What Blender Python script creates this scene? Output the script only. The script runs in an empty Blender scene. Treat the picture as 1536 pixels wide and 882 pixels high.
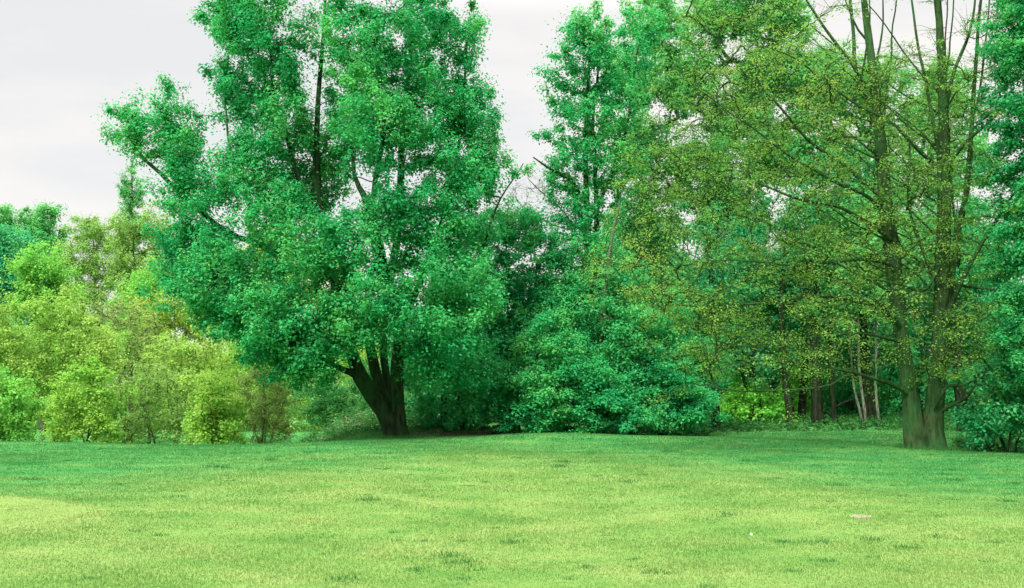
import bpy, math
import numpy as np

scene = bpy.context.scene
COL = scene.collection
R = math.radians

# ---------------------------------------------------------------- camera
F = 1647.0                    # focal length in pixels of the 1536-wide photograph
W0, H0 = 1536.0, 882.0
HORIZON = 587.0
EYE = 1.65
PITCH = math.atan((HORIZON - H0 / 2) / F)
cam_d = bpy.data.cameras.new("camera")
cam = bpy.data.objects.new("camera", cam_d)
COL.objects.link(cam)
cam.location = (0, 0, EYE)
cam.rotation_euler = (R(90) + PITCH, 0, 0)
cam_d.sensor_width = 36.0
cam_d.lens = 36.0 * F / W0
cam_d.clip_end = 2000
scene.camera = cam

# ---------------------------------------------------------------- world, sun, exposure
SUN_DIR = np.array([-0.30, -0.62, 0.72]); SUN_DIR /= np.linalg.norm(SUN_DIR)
sun_el = math.asin(SUN_DIR[2]); sun_az = math.atan2(SUN_DIR[0], SUN_DIR[1])
world = bpy.data.worlds.new("World")
scene.world = world
world.use_nodes = True
nt = world.node_tree; nt.nodes.clear()
def wn(t, **k):
    n = nt.nodes.new(t)
    for a, b in k.items(): setattr(n, a, b)
    return n
out = wn("ShaderNodeOutputWorld")
bg = wn("ShaderNodeBackground"); bg.inputs["Strength"].default_value = 0.10
nish = wn("ShaderNodeTexSky", sky_type='NISHITA')
nish.sun_disc = False; nish.sun_elevation = sun_el; nish.sun_rotation = sun_az
tc = wn("ShaderNodeTexCoord")
sep = wn("ShaderNodeSeparateXYZ")
nt.links.new(tc.outputs["Generated"], sep.inputs[0])
# overcast cloud: brighter towards the zenith than at the horizon
grad = wn("ShaderNodeMapRange"); grad.inputs["From Min"].default_value = 0.33; grad.inputs["From Max"].default_value = 0.7
grad.inputs["To Min"].default_value = 2.2; grad.inputs["To Max"].default_value = 9.5
nt.links.new(sep.outputs["Z"], grad.inputs["Value"])
mp = wn("ShaderNodeMapping"); mp.inputs["Scale"].default_value = (1.6, 1.6, 6.5); mp.inputs["Location"].default_value = (0.35, 0.2, 0.46)
nt.links.new(tc.outputs["Generated"], mp.inputs[0])
cn = wn("ShaderNodeTexNoise"); cn.inputs["Scale"].default_value = 1.5; cn.inputs["Detail"].default_value = 5; cn.inputs["Roughness"].default_value = 0.5
nt.links.new(mp.outputs[0], cn.inputs["Vector"])
cr = wn("ShaderNodeValToRGB")
cr.color_ramp.elements[0].position = 0.38; cr.color_ramp.elements[0].color = (0.955, 0.948, 0.943, 1)
cr.color_ramp.elements[1].position = 0.56; cr.color_ramp.elements[1].color = (1.13, 1.075, 1.025, 1)
nt.links.new(cn.outputs["Fac"], cr.inputs[0])
mul = wn("ShaderNodeVectorMath", operation='SCALE')
nt.links.new(cr.outputs[0], mul.inputs[0]); nt.links.new(grad.outputs[0], mul.inputs["Scale"])
mix = wn("ShaderNodeMix", data_type='RGBA'); mix.inputs["Factor"].default_value = 0.965
nt.links.new(nish.outputs[0], mix.inputs["A"]); nt.links.new(mul.outputs[0], mix.inputs["B"])
nt.links.new(mix.outputs["Result"], bg.inputs["Color"])
nt.links.new(bg.outputs[0], out.inputs[0])

sl = bpy.data.lights.new("sun", 'SUN'); sl.energy = 1.5; sl.angle = R(18); sl.color = (1.0, 0.96, 0.88)
sun = bpy.data.objects.new("sun", sl); COL.objects.link(sun)
from mathutils import Vector
sun.rotation_euler = Vector(SUN_DIR).to_track_quat('Z', 'Y').to_euler()
sun.location = (0, 0, 60)

scene.view_settings.view_transform = 'Standard'
scene.view_settings.look = 'None'
scene.view_settings.exposure = 2.0
scene.view_settings.gamma = 1.0
scene.view_settings.use_curve_mapping = False
scene.cycles.max_bounces = 8
scene.cycles.diffuse_bounces = 4
scene.cycles.transmission_bounces = 5

# ---------------------------------------------------------------- helpers
cp, sp = math.cos(PITCH), math.sin(PITCH)
def P(px, py, Y):
    """photograph pixel at distance Y -> point in the world"""
    dx = px - W0 / 2; dv = -(py - H0 / 2)
    ray = np.array([dx, F * cp - dv * sp, F * sp + dv * cp])
    return np.array([0, 0, EYE]) + ray * (Y / ray[1])

def sstep(a, b, x):
    t = np.clip((x - a) / (b - a), 0, 1); return t * t * (3 - 2 * t)

def wave(x, y):
    return (np.sin(x * .43 + 1.3) * np.sin(y * .31 + .4) * .05 + np.sin(x * .9 + y * .55) * .018
            + np.sin(x * .17 - y * .23 + 2.) * .05)

def ground_z(x, y):
    x = np.asarray(x, float); y = np.asarray(y, float)
    valley = sstep(35.5, 47, y + .25 * np.clip(x + 12, -10, 10)) * sstep(-5.0, -10.5, x)
    z = -2.1 * valley + wave(x, y) * sstep(70, 30, y)
    z += .55 * np.exp(-(((x + 5.2) / 3.6) ** 2 + ((y - 44.5) / 3.4) ** 2))      # bank behind the leaning tree
    z += .26 * np.exp(-(((x - 1.6) / 3.2) ** 2 + ((y - 37.5) / 2.6) ** 2))      # low swell before the bush
    z += .35 * sstep(44, 52, y) * sstep(4, 9, x)
    return z

def on_ground(px, Y):
    x = (px - W0 / 2) / F * Y / cp * 1.0
    p = P(px, 650, Y); x = p[0]
    return np.array([x, Y, float(ground_z(x, Y))])

def mesh_from(name, V, faces_list, mat, parent=None, attr=None, smooth=False):
    """faces_list: list of int arrays (n,3) or (n,4)"""
    me = bpy.data.meshes.new(name)
    V = np.asarray(V, np.float32)
    me.vertices.add(len(V)); me.vertices.foreach_set("co", V.ravel())
    loops = np.concatenate([f.ravel() for f in faces_list]).astype(np.int32)
    tot = np.concatenate([np.full(len(f), f.shape[1], np.int32) for f in faces_list])
    start = np.concatenate([[0], np.cumsum(tot)[:-1]]).astype(np.int32)
    me.loops.add(len(loops)); me.loops.foreach_set("vertex_index", loops)
    me.polygons.add(len(tot)); me.polygons.foreach_set("loop_start", start)
    me.polygons.foreach_set("loop_total", tot)
    if smooth: me.polygons.foreach_set("use_smooth", np.ones(len(tot), bool))
    if attr is not None:
        a = me.attributes.new("tint", 'FLOAT', 'FACE'); a.data.foreach_set("value", np.asarray(attr, np.float32))
    me.materials.append(mat)
    me.update(calc_edges=True)
    o = bpy.data.objects.new(name, me); COL.objects.link(o)
    if parent is not None: o.parent = parent
    return o

def tag(o, label=None, cat=None, group=None, kind=None):
    if label: o["label"] = label
    if cat: o["category"] = cat
    if group: o["group"] = group
    if kind: o["kind"] = kind
    return o

def empty(name, loc):
    o = bpy.data.objects.new(name, None); COL.objects.link(o)
    o.location = tuple(loc); o.empty_display_size = .3
    return o

def unit(v):
    return v / np.maximum(np.linalg.norm(v, axis=-1, keepdims=True), 1e-9)

class MB:
    """collects tubes into one mesh"""
    def __init__(s): s.V = []; s.F4 = []; s.F3 = []; s.n = 0
    def tubes(s, paths, radii, sides, rough=0., rng=None):
        """paths (n,m,3), radii (n,m): n continuous tapered tubes"""
        n, m, _ = paths.shape
        T = np.empty_like(paths)
        T[:, 1:-1] = paths[:, 2:] - paths[:, :-2]; T[:, 0] = paths[:, 1] - paths[:, 0]; T[:, -1] = paths[:, -1] - paths[:, -2]
        T = unit(T)
        ref = np.zeros((n, 3)); mainT = unit(paths[:, -1] - paths[:, 0])
        k = np.argmin(np.abs(mainT), axis=1); ref[np.arange(n), k] = 1
        U = unit(np.cross(np.repeat(ref[:, None], m, 1), T)); Wv = np.cross(T, U)
        a = np.arange(sides) / sides * 2 * np.pi
        rr = radii[:, :, None] * np.ones(sides)
        if rough and rng is not None:
            lobes = sum(np.sin(a * q + rng.uniform(0, 6.28, (n, 1, 1)) + np.cumsum(rng.normal(0, .35, (n, m, 1)), 1)) for q in (2, 3, 5)) / 3
            rr = rr * (1 + rough * lobes + rng.normal(0, rough * .22, rr.shape))
        ring = paths[:, :, None] + rr[..., None] * (np.cos(a)[:, None] * U[:, :, None] + np.sin(a)[:, None] * Wv[:, :, None])
        s.V.append(ring.reshape(-1, 3))
        idx = s.n + np.arange(n * m * sides).reshape(n, m, sides)
        nx = np.roll(idx, -1, axis=2)
        q = np.stack([idx[:, :-1], nx[:, :-1], nx[:, 1:], idx[:, 1:]], -1).reshape(-1, 4)
        s.F4.append(q)
        caps = idx[:, -1]                                   # close the tip as a fan
        for j in range(1, sides - 1):
            s.F3.append(np.stack([caps[:, 0], caps[:, j], caps[:, j + 1]], -1))
        s.n += n * m * sides
    def build(s, name, mat, parent=None, smooth=True):
        F = [np.concatenate(s.F4)]
        if s.F3: F.append(np.concatenate(s.F3))
        return mesh_from(name, np.concatenate(s.V), F, mat, parent, smooth=smooth)

def catmull(pts, rad, step=.35):
    pts = np.asarray(pts, float); rad = np.asarray(rad, float)
    p = np.vstack([2 * pts[0] - pts[1], pts, 2 * pts[-1] - pts[-2]])
    O, Q = [], []
    for i in range(1, len(p) - 2):
        n = max(2, int(np.linalg.norm(p[i + 1] - p[i]) / step))
        t = np.linspace(0, 1, n, endpoint=False)[:, None]
        a, b, c, d = p[i - 1], p[i], p[i + 1], p[i + 2]
        O.append(.5 * (2 * b + (c - a) * t + (2 * a - 5 * b + 4 * c - d) * t ** 2 + (3 * b - a - 3 * c + d) * t ** 3))
        Q.append(rad[i - 1] + (rad[i] - rad[i - 1]) * t[:, 0])
    O.append(pts[-1:]); Q.append(rad[-1:])
    return np.vstack(O), np.concatenate(Q)

# ---------------------------------------------------------------- materials
def new_mat(name):
    m = bpy.data.materials.new(name); m.use_nodes = True
    t = m.node_tree; t.nodes.clear()
    return m, t, t.nodes.new("ShaderNodeOutputMaterial")

def leaf_mat(name, dark, mid, light, transl=.38, gloss=.01):
    m, t, o = new_mat(name)
    at = t.nodes.new("ShaderNodeAttribute"); at.attribute_name = "tint"
    ramp = t.nodes.new("ShaderNodeValToRGB")
    e = ramp.color_ramp.elements
    e[0].position = .12; e[0].color = (*dark, 1); e[1].position = .9; e[1].color = (*light, 1)
    k = e.new(.5); k.color = (*mid, 1)
    t.links.new(at.outputs["Fac"], ramp.inputs[0])
    d = t.nodes.new("ShaderNodeBsdfDiffuse"); tr = t.nodes.new("ShaderNodeBsdfTranslucent")
    hs = t.nodes.new("ShaderNodeHueSaturation"); hs.inputs["Hue"].default_value = .496; hs.inputs["Value"].default_value = 1.1
    t.links.new(ramp.outputs[0], d.inputs[0]); t.links.new(ramp.outputs[0], hs.inputs["Color"]); t.links.new(hs.outputs[0], tr.inputs[0])
    mx = t.nodes.new("ShaderNodeMixShader"); mx.inputs[0].default_value = transl
    t.links.new(d.outputs[0], mx.inputs[1]); t.links.new(tr.outputs[0], mx.inputs[2])
    g = t.nodes.new("ShaderNodeBsdfGlossy"); g.inputs["Roughness"].default_value = .38; g.inputs["Color"].default_value = (.8, .95, .8, 1)
    m2 = t.nodes.new("ShaderNodeMixShader"); m2.inputs[0].default_value = gloss
    t.links.new(mx.outputs[0], m2.inputs[1]); t.links.new(g.outputs[0], m2.inputs[2])
    t.links.new(m2.outputs[0], o.inputs[0])
    return m

def bark_mat(name, a, b, moss, moss_amt=.5, scale=1.25):
    m, t, o = new_mat(name)
    tcn = t.nodes.new("ShaderNodeTexCoord"); mpn = t.nodes.new("ShaderNodeMapping")
    mpn.inputs["Scale"].default_value = (scale * 3, scale * 3, scale * .7)
    t.links.new(tcn.outputs["Object"], mpn.inputs[0])
    n1 = t.nodes.new("ShaderNodeTexNoise"); n1.inputs["Scale"].default_value = 2.2; n1.inputs["Detail"].default_value = 8; n1.inputs["Roughness"].default_value = .65
    t.links.new(mpn.outputs[0], n1.inputs["Vector"])
    r = t.nodes.new("ShaderNodeValToRGB"); r.color_ramp.elements[0].position = .42; r.color_ramp.elements[0].color = (*a, 1)
    r.color_ramp.elements[1].position = .6; r.color_ramp.elements[1].color = (*b, 1)
    t.links.new(n1.outputs["Fac"], r.inputs[0])
    n2 = t.nodes.new("ShaderNodeTexNoise"); n2.inputs["Scale"].default_value = 1.6; n2.inputs["Detail"].default_value = 6
    t.links.new(tcn.outputs["Object"], n2.inputs["Vector"])
    r2 = t.nodes.new("ShaderNodeMapRange"); r2.inputs["From Min"].default_value = .35; r2.inputs["From Max"].default_value = .65; r2.inputs["To Max"].default_value = moss_amt
    t.links.new(n2.outputs["Fac"], r2.inputs["Value"])
    mx = t.nodes.new("ShaderNodeMix"); mx.data_type = 'RGBA'; mx.inputs["B"].default_value = (*moss, 1)
    t.links.new(r2.outputs[0], mx.inputs["Factor"]); t.links.new(r.outputs[0], mx.inputs["A"])
    bp = t.nodes.new("ShaderNodeBump"); bp.inputs["Strength"].default_value = 1.; bp.inputs["Distance"].default_value = .12
    t.links.new(n1.outputs["Fac"], bp.inputs["Height"])
    d = t.nodes.new("ShaderNodeBsdfDiffuse"); t.links.new(mx.outputs["Result"], d.inputs["Color"]); t.links.new(bp.outputs[0], d.inputs["Normal"])
    t.links.new(d.outputs[0], o.inputs[0])
    return m

def ramp3(t, fac, cols, pos):
    r = t.nodes.new("ShaderNodeValToRGB"); e = r.color_ramp.elements
    e[0].position, e[0].color = pos[0], (*cols[0], 1); e[1].position, e[1].color = pos[-1], (*cols[-1], 1)
    for c, p in zip(cols[1:-1], pos[1:-1]): k = e.new(p); k.color = (*c, 1)
    t.links.new(fac, r.inputs[0]); return r

def lawn_mat(name, blades):
    """short park grass: mottled by position, greener long grass towards the wood with tree shade painted in, a paler mown patch at the near left"""
    m, t, o = new_mat(name)
    L = t.links
    geo = t.nodes.new("ShaderNodeNewGeometry"); pos = geo.outputs["Position"]
    def noise(scale, detail=5, rough=.6, stretch=(1, 1, 1)):
        mpn = t.nodes.new("ShaderNodeMapping"); mpn.inputs["Scale"].default_value = stretch
        L.new(pos, mpn.inputs[0])
        n = t.nodes.new("ShaderNodeTexNoise"); n.inputs["Scale"].default_value = scale; n.inputs["Detail"].default_value = detail; n.inputs["Roughness"].default_value = rough
        L.new(mpn.outputs[0], n.inputs["Vector"]); return n.outputs["Fac"]
    def mapr(v, a, b, c=0., d=1.):
        n = t.nodes.new("ShaderNodeMapRange"); n.interpolation_type = 'SMOOTHSTEP'
        for k, x in zip(("From Min", "From Max", "To Min", "To Max"), (a, b, c, d)): n.inputs[k].default_value = x
        L.new(v, n.inputs["Value"]); return n.outputs[0]
    def mixc(f, a, b):
        n = t.nodes.new("ShaderNodeMix"); n.data_type = 'RGBA'
        L.new(f, n.inputs["Factor"])
        for s, v in (("A", a), ("B", b)):
            if isinstance(v, tuple): n.inputs[s].default_value = (*v, 1)
            else: L.new(v, n.inputs[s])
        return n.outputs["Result"]
    def math_(op, a, b):
        n = t.nodes.new("ShaderNodeMath"); n.operation = op
        for i, v in enumerate((a, b)):
            if isinstance(v, (int, float)): n.inputs[i].default_value = v
            else: L.new(v, n.inputs[i])
        return n.outputs[0]
    near = ramp3(t, noise(.55, 7, .68), ((.095, .21, .046), (.142, .247, .063), (.195, .275, .083)), (.34, .5, .68)).outputs[0]
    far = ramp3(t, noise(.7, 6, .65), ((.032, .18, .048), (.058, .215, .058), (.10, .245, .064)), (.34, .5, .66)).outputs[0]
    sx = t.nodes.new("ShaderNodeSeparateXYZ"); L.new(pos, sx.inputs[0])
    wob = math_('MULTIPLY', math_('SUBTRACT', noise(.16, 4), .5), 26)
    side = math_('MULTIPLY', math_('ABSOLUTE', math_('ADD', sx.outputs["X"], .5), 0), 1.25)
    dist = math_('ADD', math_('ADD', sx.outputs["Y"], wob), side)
    col = mixc(mapr(dist, 20, 38), near, far)  # greener towards wood and sides, partly the trees' shade put into the colour
    # paler mown patch
    ex = math_('DIVIDE', math_('ADD', sx.outputs["X"], 12.), 6.8)
    ey = math_('DIVIDE', math_('SUBTRACT', sx.outputs["Y"], 14.6), 3.3)
    e2 = math_('ADD', math_('ADD', math_('MULTIPLY', ex, ex), math_('MULTIPLY', ey, ey)), math_('MULTIPLY', math_('SUBTRACT', noise(.9, 4), .5), .3))
    pale = mixc(noise(1.2, 5), (.15, .25, .062), (.21, .28, .09))
    col = mixc(mapr(e2, 1.04, .90, 0., .85), col, pale)
    # fine mottling: dead straw and dark tufts
    col = mixc(mapr(noise(3.4, 6, .75, (.8, 1.1, 1)), .53, .70, 0, .38), col, (.055, .185, .04))
    col = mixc(mapr(noise(1.3, 6, .75, (.7, 1.2, 1)), .54, .70, 0, .38), col, (.24, .28, .11))
    # leaf litter under the leaning tree
    if blades:
        at = t.nodes.new("ShaderNodeAttribute"); at.attribute_name = "tint"
        hv = t.nodes.new("ShaderNodeHueSaturation")
        L.new(mapr(at.outputs["Fac"], 0, 1, .84, 1.16), hv.inputs["Value"]); L.new(mapr(at.outputs["Fac"], 0, 1, .506, .494), hv.inputs["Hue"])
        L.new(col, hv.inputs["Color"]); col = hv.outputs[0]
        d = t.nodes.new("ShaderNodeBsdfDiffuse"); tr = t.nodes.new("ShaderNodeBsdfTranslucent")
        L.new(col, d.inputs[0]); L.new(col, tr.inputs[0])
        mx = t.nodes.new("ShaderNodeMixShader"); mx.inputs[0].default_value = .4
        L.new(d.outputs[0], mx.inputs[1]); L.new(tr.outputs[0], mx.inputs[2]); L.new(mx.outputs[0], o.inputs[0])
    else:
        bp = t.nodes.new("ShaderNodeBump"); bp.inputs["Strength"].default_value = .8; bp.inputs["Distance"].default_value = .06
        L.new(noise(9., 6, .75), bp.inputs["Height"])
        d = t.nodes.new("ShaderNodeBsdfDiffuse"); L.new(col, d.inputs["Color"]); L.new(bp.outputs[0], d.inputs["Normal"])
        L.new(d.outputs[0], o.inputs[0])
    return m

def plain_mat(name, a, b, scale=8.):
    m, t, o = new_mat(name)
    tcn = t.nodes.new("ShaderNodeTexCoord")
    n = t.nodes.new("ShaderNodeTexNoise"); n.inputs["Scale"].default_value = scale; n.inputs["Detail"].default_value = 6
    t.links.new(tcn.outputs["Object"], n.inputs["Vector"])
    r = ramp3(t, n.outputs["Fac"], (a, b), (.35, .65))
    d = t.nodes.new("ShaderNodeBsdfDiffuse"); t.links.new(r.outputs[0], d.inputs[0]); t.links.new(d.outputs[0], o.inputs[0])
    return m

M = {
 'emerald': leaf_mat("emerald_leaf", (0.014, 0.255, 0.092), (0.032, 0.37, 0.112), (0.12, 0.45, 0.108), 0.47),
 'teal':    leaf_mat("teal_leaf", (0.014, 0.25, 0.11), (0.04, 0.35, 0.15), (0.12, 0.46, 0.16), 0.47),
 'deep':    leaf_mat("deep_green_leaf", (0.01, 0.22, 0.085), (0.028, 0.32, 0.11), (0.09, 0.42, 0.125), 0.47),
 'mid':     leaf_mat("mid_green_leaf", (0.045, 0.29, 0.085), (0.1, 0.4, 0.11), (0.2, 0.49, 0.13), 0.48),
 'olive':   leaf_mat("olive_leaf", (0.085, 0.25, 0.035), (0.16, 0.35, 0.055), (0.3, 0.44, 0.085), 0.49),
 'lime':    leaf_mat("lime_leaf", (0.14, 0.39, 0.05), (0.23, 0.48, 0.065), (0.36, 0.55, 0.1), 0.47),
 'vivid':   leaf_mat("vivid_green_leaf", (0.09, 0.39, 0.06), (0.17, 0.48, 0.075), (0.33, 0.56, 0.1), 0.47),
 'gold':    leaf_mat("gold_green_leaf", (0.19, 0.35, 0.04), (0.28, 0.43, 0.055), (0.38, 0.5, 0.09), 0.47),
 'grey':    leaf_mat("grey_green_leaf", (0.14, 0.33, 0.065), (0.21, 0.41, 0.085), (0.31, 0.48, 0.12), 0.47),
 'brown':   leaf_mat("brown_green_leaf", (0.17, 0.3, 0.07), (0.24, 0.37, 0.095), (0.32, 0.44, 0.13), 0.47),
 'pale':    leaf_mat("pale_green_leaf", (0.16, 0.37, 0.06), (0.26, 0.47, 0.08), (0.38, 0.54, 0.12), 0.47),
 'wood':    leaf_mat("woodland_leaf", (0.012, 0.17, 0.065), (0.032, 0.27, 0.09), (0.11, 0.38, 0.1), 0.45),
 'weed':    leaf_mat("weed_leaf", (0.018, 0.115, 0.024), (0.036, 0.16, 0.034), (0.065, 0.21, 0.05)),
 'jade':    leaf_mat("jade_leaf", (0.014, 0.25, 0.09), (0.036, 0.37, 0.115), (0.12, 0.46, 0.12), 0.47),
 'spring':  leaf_mat("spring_leaf", (.085, .42, .05), (.16, .54, .065), (.28, .60, .09), .5),
 'flower':  leaf_mat("cream_flower", (.45, .56, .22), (.62, .68, .36), (.78, .80, .55), .4),
 'bark_dark': bark_mat("dark_bark", (.013, .017, .011), (.052, .068, .034), (.024, .085, .03), .7),
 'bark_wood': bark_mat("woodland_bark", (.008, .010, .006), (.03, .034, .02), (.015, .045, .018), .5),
 'bark_moss': bark_mat("mossy_bark", (.020, .038, .015), (.060, .094, .038), (.034, .115, .036), .75),
 'bark_grey': bark_mat("grey_bark", (.05, .075, .04), (.12, .155, .09), (.06, .13, .05), .4),
 'bark_birch': bark_mat("birch_bark", (.05, .055, .04), (.21, .22, .17), (.06, .11, .045), .5, 1.6),
 'bark_twig': bark_mat("twig_bark", (.045, .055, .03), (.09, .10, .055), (.05, .09, .035), .4),
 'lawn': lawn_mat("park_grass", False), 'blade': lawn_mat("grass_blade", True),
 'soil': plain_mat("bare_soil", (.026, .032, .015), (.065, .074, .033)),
 'sand': plain_mat("pale_sand", (.13, .14, .07), (.25, .25, .165)),
 'paper': plain_mat("white_paper", (.42, .42, .40), (.5, .5, .47)),
 'log': bark_mat("rotten_bark", (.02, .024, .014), (.06, .065, .035), (.03, .08, .03), .6),
}

# ---------------------------------------------------------------- leaves
def leaf_arrays(c, axis, rad, k, L, rng, flat=.8, elong=1.3, up=.7, shell=.5, droop=.15, ctint=None, soft=True):
    """k leaves round each clump centre; every leaf a folded rhombus of two triangles"""
    n = len(c); N = n * k
    ci = np.repeat(np.arange(n), k)
    g = unit(rng.normal(size=(N, 3)))
    rr = (shell + (1 - shell) * rng.random(N)) * rng.random(N) ** .25
    if soft: rr = np.minimum(np.abs(rng.normal(0, .45, N)) + .16, .85 + .15 * rng.random(N))
    off = g * (rr * rad[ci])[:, None]
    ax = axis[ci]
    off += ax * ((off * ax).sum(1) * (elong - 1))[:, None]
    off[:, 2] *= flat
    p = c[ci] + off
    nrm = unit(np.array([0, 0, up]) + .6 * g + .36 * rng.normal(size=(N, 3)))
    d = unit(np.cross(nrm, rng.normal(size=(N, 3)))); d[:, 2] -= droop; d = unit(d)
    s = unit(np.cross(nrm, d)); nn = np.cross(d, s)
    l = L * rng.uniform(.65, 1.3, N); w = l * rng.uniform(.55, .8, N)
    fold = (w * rng.uniform(.05, .22, N))[:, None] * nn
    a = p; b = p + d * (l * .48)[:, None]; tip = p + d * l[:, None] - nn * (l * .12)[:, None]
    V = np.stack([a, b + s * (w * .5)[:, None] + fold, tip, b - s * (w * .5)[:, None] + fold], 1).reshape(-1, 3)
    i = np.arange(N) * 4
    Fc = np.stack([np.stack([i, i + 1, i + 2], 1), np.stack([i, i + 2, i + 3], 1)], 1).reshape(-1, 3)
    ph = rng.uniform(0, 6.28, 6); q = c * .9
    sm = (np.sin(q[:, 0] * .9 + ph[0] + np.sin(q[:, 2] * .7 + ph[1])) + np.sin(q[:, 2] * 1.1 + ph[2] + np.sin(q[:, 1] + ph[3])) + np.sin(q[:, 0] * 2.1 + q[:, 2] * 1.7 + ph[4])) / 6 + .5
    ct = np.clip(.55 * sm + .45 * rng.random(n) + .05, 0, 1)
    ti = np.clip(.68 * ct[ci] + .32 * rng.random(N), 0, 1)
    return V, Fc, np.repeat(ti, 2)

def clumps(lobes, rng, surf=.42, jit=.25):
    """lobes: (centre, radii, count) -> clump centres, biased to the outside of each lobe"""
    C = []
    for c, r, n in lobes:
        g = unit(rng.normal(size=(n, 3))); rr = rng.random(n) ** surf
        C.append(np.asarray(c) + g * rr[:, None] * np.asarray(r) + rng.normal(0, jit, (n, 3)))
    return np.vstack(C)

def grow(C, sk_pts, rng, M_=6, arch=.12, wob=.10, low=.6, node_r=None):
    """join each clump to the nearest wood; returns polylines and how many clumps each node carries"""
    S = len(sk_pts); n = len(C)
    nodes = np.empty((S + n * (M_ - 1), 3)); nodes[:S] = sk_pts; owner = np.full(len(nodes), -1); slot = np.zeros(len(nodes), int)
    d0 = np.array([np.min(np.linalg.norm(sk_pts - c, axis=1)) for c in C])
    order = np.argsort(d0); cnt = S
    paths = np.empty((n, M_, 3)); par = np.full((n, 2), -1)
    load = np.zeros((n, M_)); load[:, -1] = 1
    tt = np.linspace(0, 1, M_)[:, None]
    for q, i in enumerate(order):
        v = C[i] - nodes[:cnt]; dist = np.linalg.norm(v, axis=1) + 1e-6
        j = int(np.argmin(dist * (1 + low * np.maximum(0, -v[:, 2] / dist) * 1.2)))
        A, B = nodes[j], C[i]; ln = dist[j]
        mid = (A + B) / 2 + np.array([0, 0, arch * ln]) + rng.normal(0, wob * ln, 3)
        path = (1 - tt) ** 2 * A + 2 * tt * (1 - tt) * mid + tt ** 2 * B
        path[1:-1] += rng.normal(0, .03 * min(ln, 1.5), (M_ - 2, 3))
        paths[q] = path; par[q] = (owner[j], slot[j])
        nodes[cnt:cnt + M_ - 1] = path[1:]; owner[cnt:cnt + M_ - 1] = q; slot[cnt:cnt + M_ - 1] = np.arange(1, M_); cnt += M_ - 1
    for q in range(n - 1, -1, -1):
        load[q] = np.cumsum(load[q][::-1])[::-1]
        o_, s_ = par[q]
        if o_ >= 0: load[o_, s_] += load[q, 0]
    ax = unit(paths[:, -1] - paths[:, -3])
    return paths, load, order, ax

def make_tree(name, label, cat, base, stems, lobes, leaf, bark, seed, k=70, L=.15, crad=.55, group=None,
              flat=.8, elong=1.35, up=.7, shell=.5, surf=.42, arch=.12, twig_r=.008, twig_pow=.48, side_twigs=0, sides=12, rough=.10,
              low=.6, jit=.25, bark_fine=None, crown_name='crown', stem_name='trunk', branch_cap=.12, droop=.15, wob=.10, extra_leaf=None, axis_up=0.):
    """stems: list of (points, radii) in world space; first is the trunk, the others are boughs"""
    rng = np.random.default_rng(seed)
    root = empty(name, base); tag(root, label, cat, group)
    base = np.asarray(base, float)
    sk = []; first = None
    for i, (pts, rad) in enumerate(stems):
        pp, rd = catmull(pts, rad)
        big = rd[0] > .1
        if i > 0 and len(pp) > 6:                            # crooked growth along each bough
            nz = np.cumsum(rng.normal(0, .045, pp.shape), 0); nz -= np.linspace(0, 1, len(pp))[:, None] * nz[-1]
            kk_ = np.array([.25, .5, .25]); nz = np.stack([np.convolve(nz[:, d_], kk_, 'same') for d_ in range(3)], 1); nz[0] = 0
            pp = pp + nz * (.9 if rd[0] < .13 else .45)
        if i == 0 or (big and pts[0][2] < base[2] + .3):
            hgt = np.linalg.norm(pp - pp[0], axis=1); rd = rd * (1 + .16 * np.exp(-hgt / .35))
        mb = MB(); mb.tubes((pp - base)[None], rd[None], sides if big else 7, rough if big else rough * .6, rng)
        nm = stem_name if (i == 0 or pts[0][2] < base[2] + .3) else 'bough'
        ob = mb.build(nm, M[bark], root if (nm != 'bough' or first is None) else first)
        if first is None: first = ob
        keep = pp[:, 2] > base[2] + .35 * (pp[:, 2].max() - base[2]) * (.6 if i == 0 else 0)
        sk.append(pp[keep] if keep.any() else pp[-3:])
    sk = np.vstack(sk)
    C = clumps(lobes, rng, surf, jit)
    paths, load, order, ax = grow(C, sk, rng, arch=arch, low=low, wob=wob)
    rad = np.minimum(twig_r * load ** twig_pow, branch_cap)
    mb = MB()
    mb.tubes(paths - base, rad, 5, 0)
    if side_twigs:
        n = len(paths); q = np.repeat(np.arange(n), side_twigs)
        A = paths[q, rng.integers(2, 5, len(q))]; v = unit(rng.normal(size=(len(q), 3)) * np.array([1, 1, .55]) + ax[q] * .8 + np.array([0, 0, .15]))
        ln = rng.uniform(.5, 1.3, len(q))[:, None] * crad * 1.5
        t4 = np.linspace(0, 1, 4)[None, :, None]
        tw = A[:, None] + v[:, None] * ln[:, None] * t4 + rng.normal(0, .03, (len(q), 4, 3)) * t4
        mb.tubes(tw - base, np.broadcast_to(twig_r * .8 * np.array([1, .85, .7, .4]), (len(q), 4)).copy(), 3, 0)
    b = mb.build('branchwork', M[bark_fine or bark], root); b['kind'] = 'stuff'
    if axis_up: ax = unit(ax + np.array([0, 0, axis_up]))
    Cc = C[order]; cr = crad * rng.uniform(.6, 1.5, len(Cc))
    V, Fc, ti = leaf_arrays(Cc - base, ax, cr, k, L, rng, flat, elong, up, shell, droop)
    mesh_from(crown_name, V, [Fc], M[leaf], root, ti)
    if extra_leaf:
        lf, kk, LL = extra_leaf
        sel = rng.random(len(Cc)) < .3
        V, Fc, ti = leaf_arrays(Cc[sel] - base, ax[sel], cr[sel] * .9, kk, LL, rng, flat, elong, up, shell, droop)
        mesh_from('blossom', V, [Fc], M[lf], root, ti)
    return root

def px_stem(pts, Y0):
    """(px, py, width in px[, dY]) list -> world polyline and radii"""
    P3, rr = [], []
    for q in pts:
        Y = Y0 + (q[3] if len(q) > 3 else 0)
        P3.append(P(q[0], q[1], Y)); rr.append(q[2] / 2 / F * Y)
    return P3, rr

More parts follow.
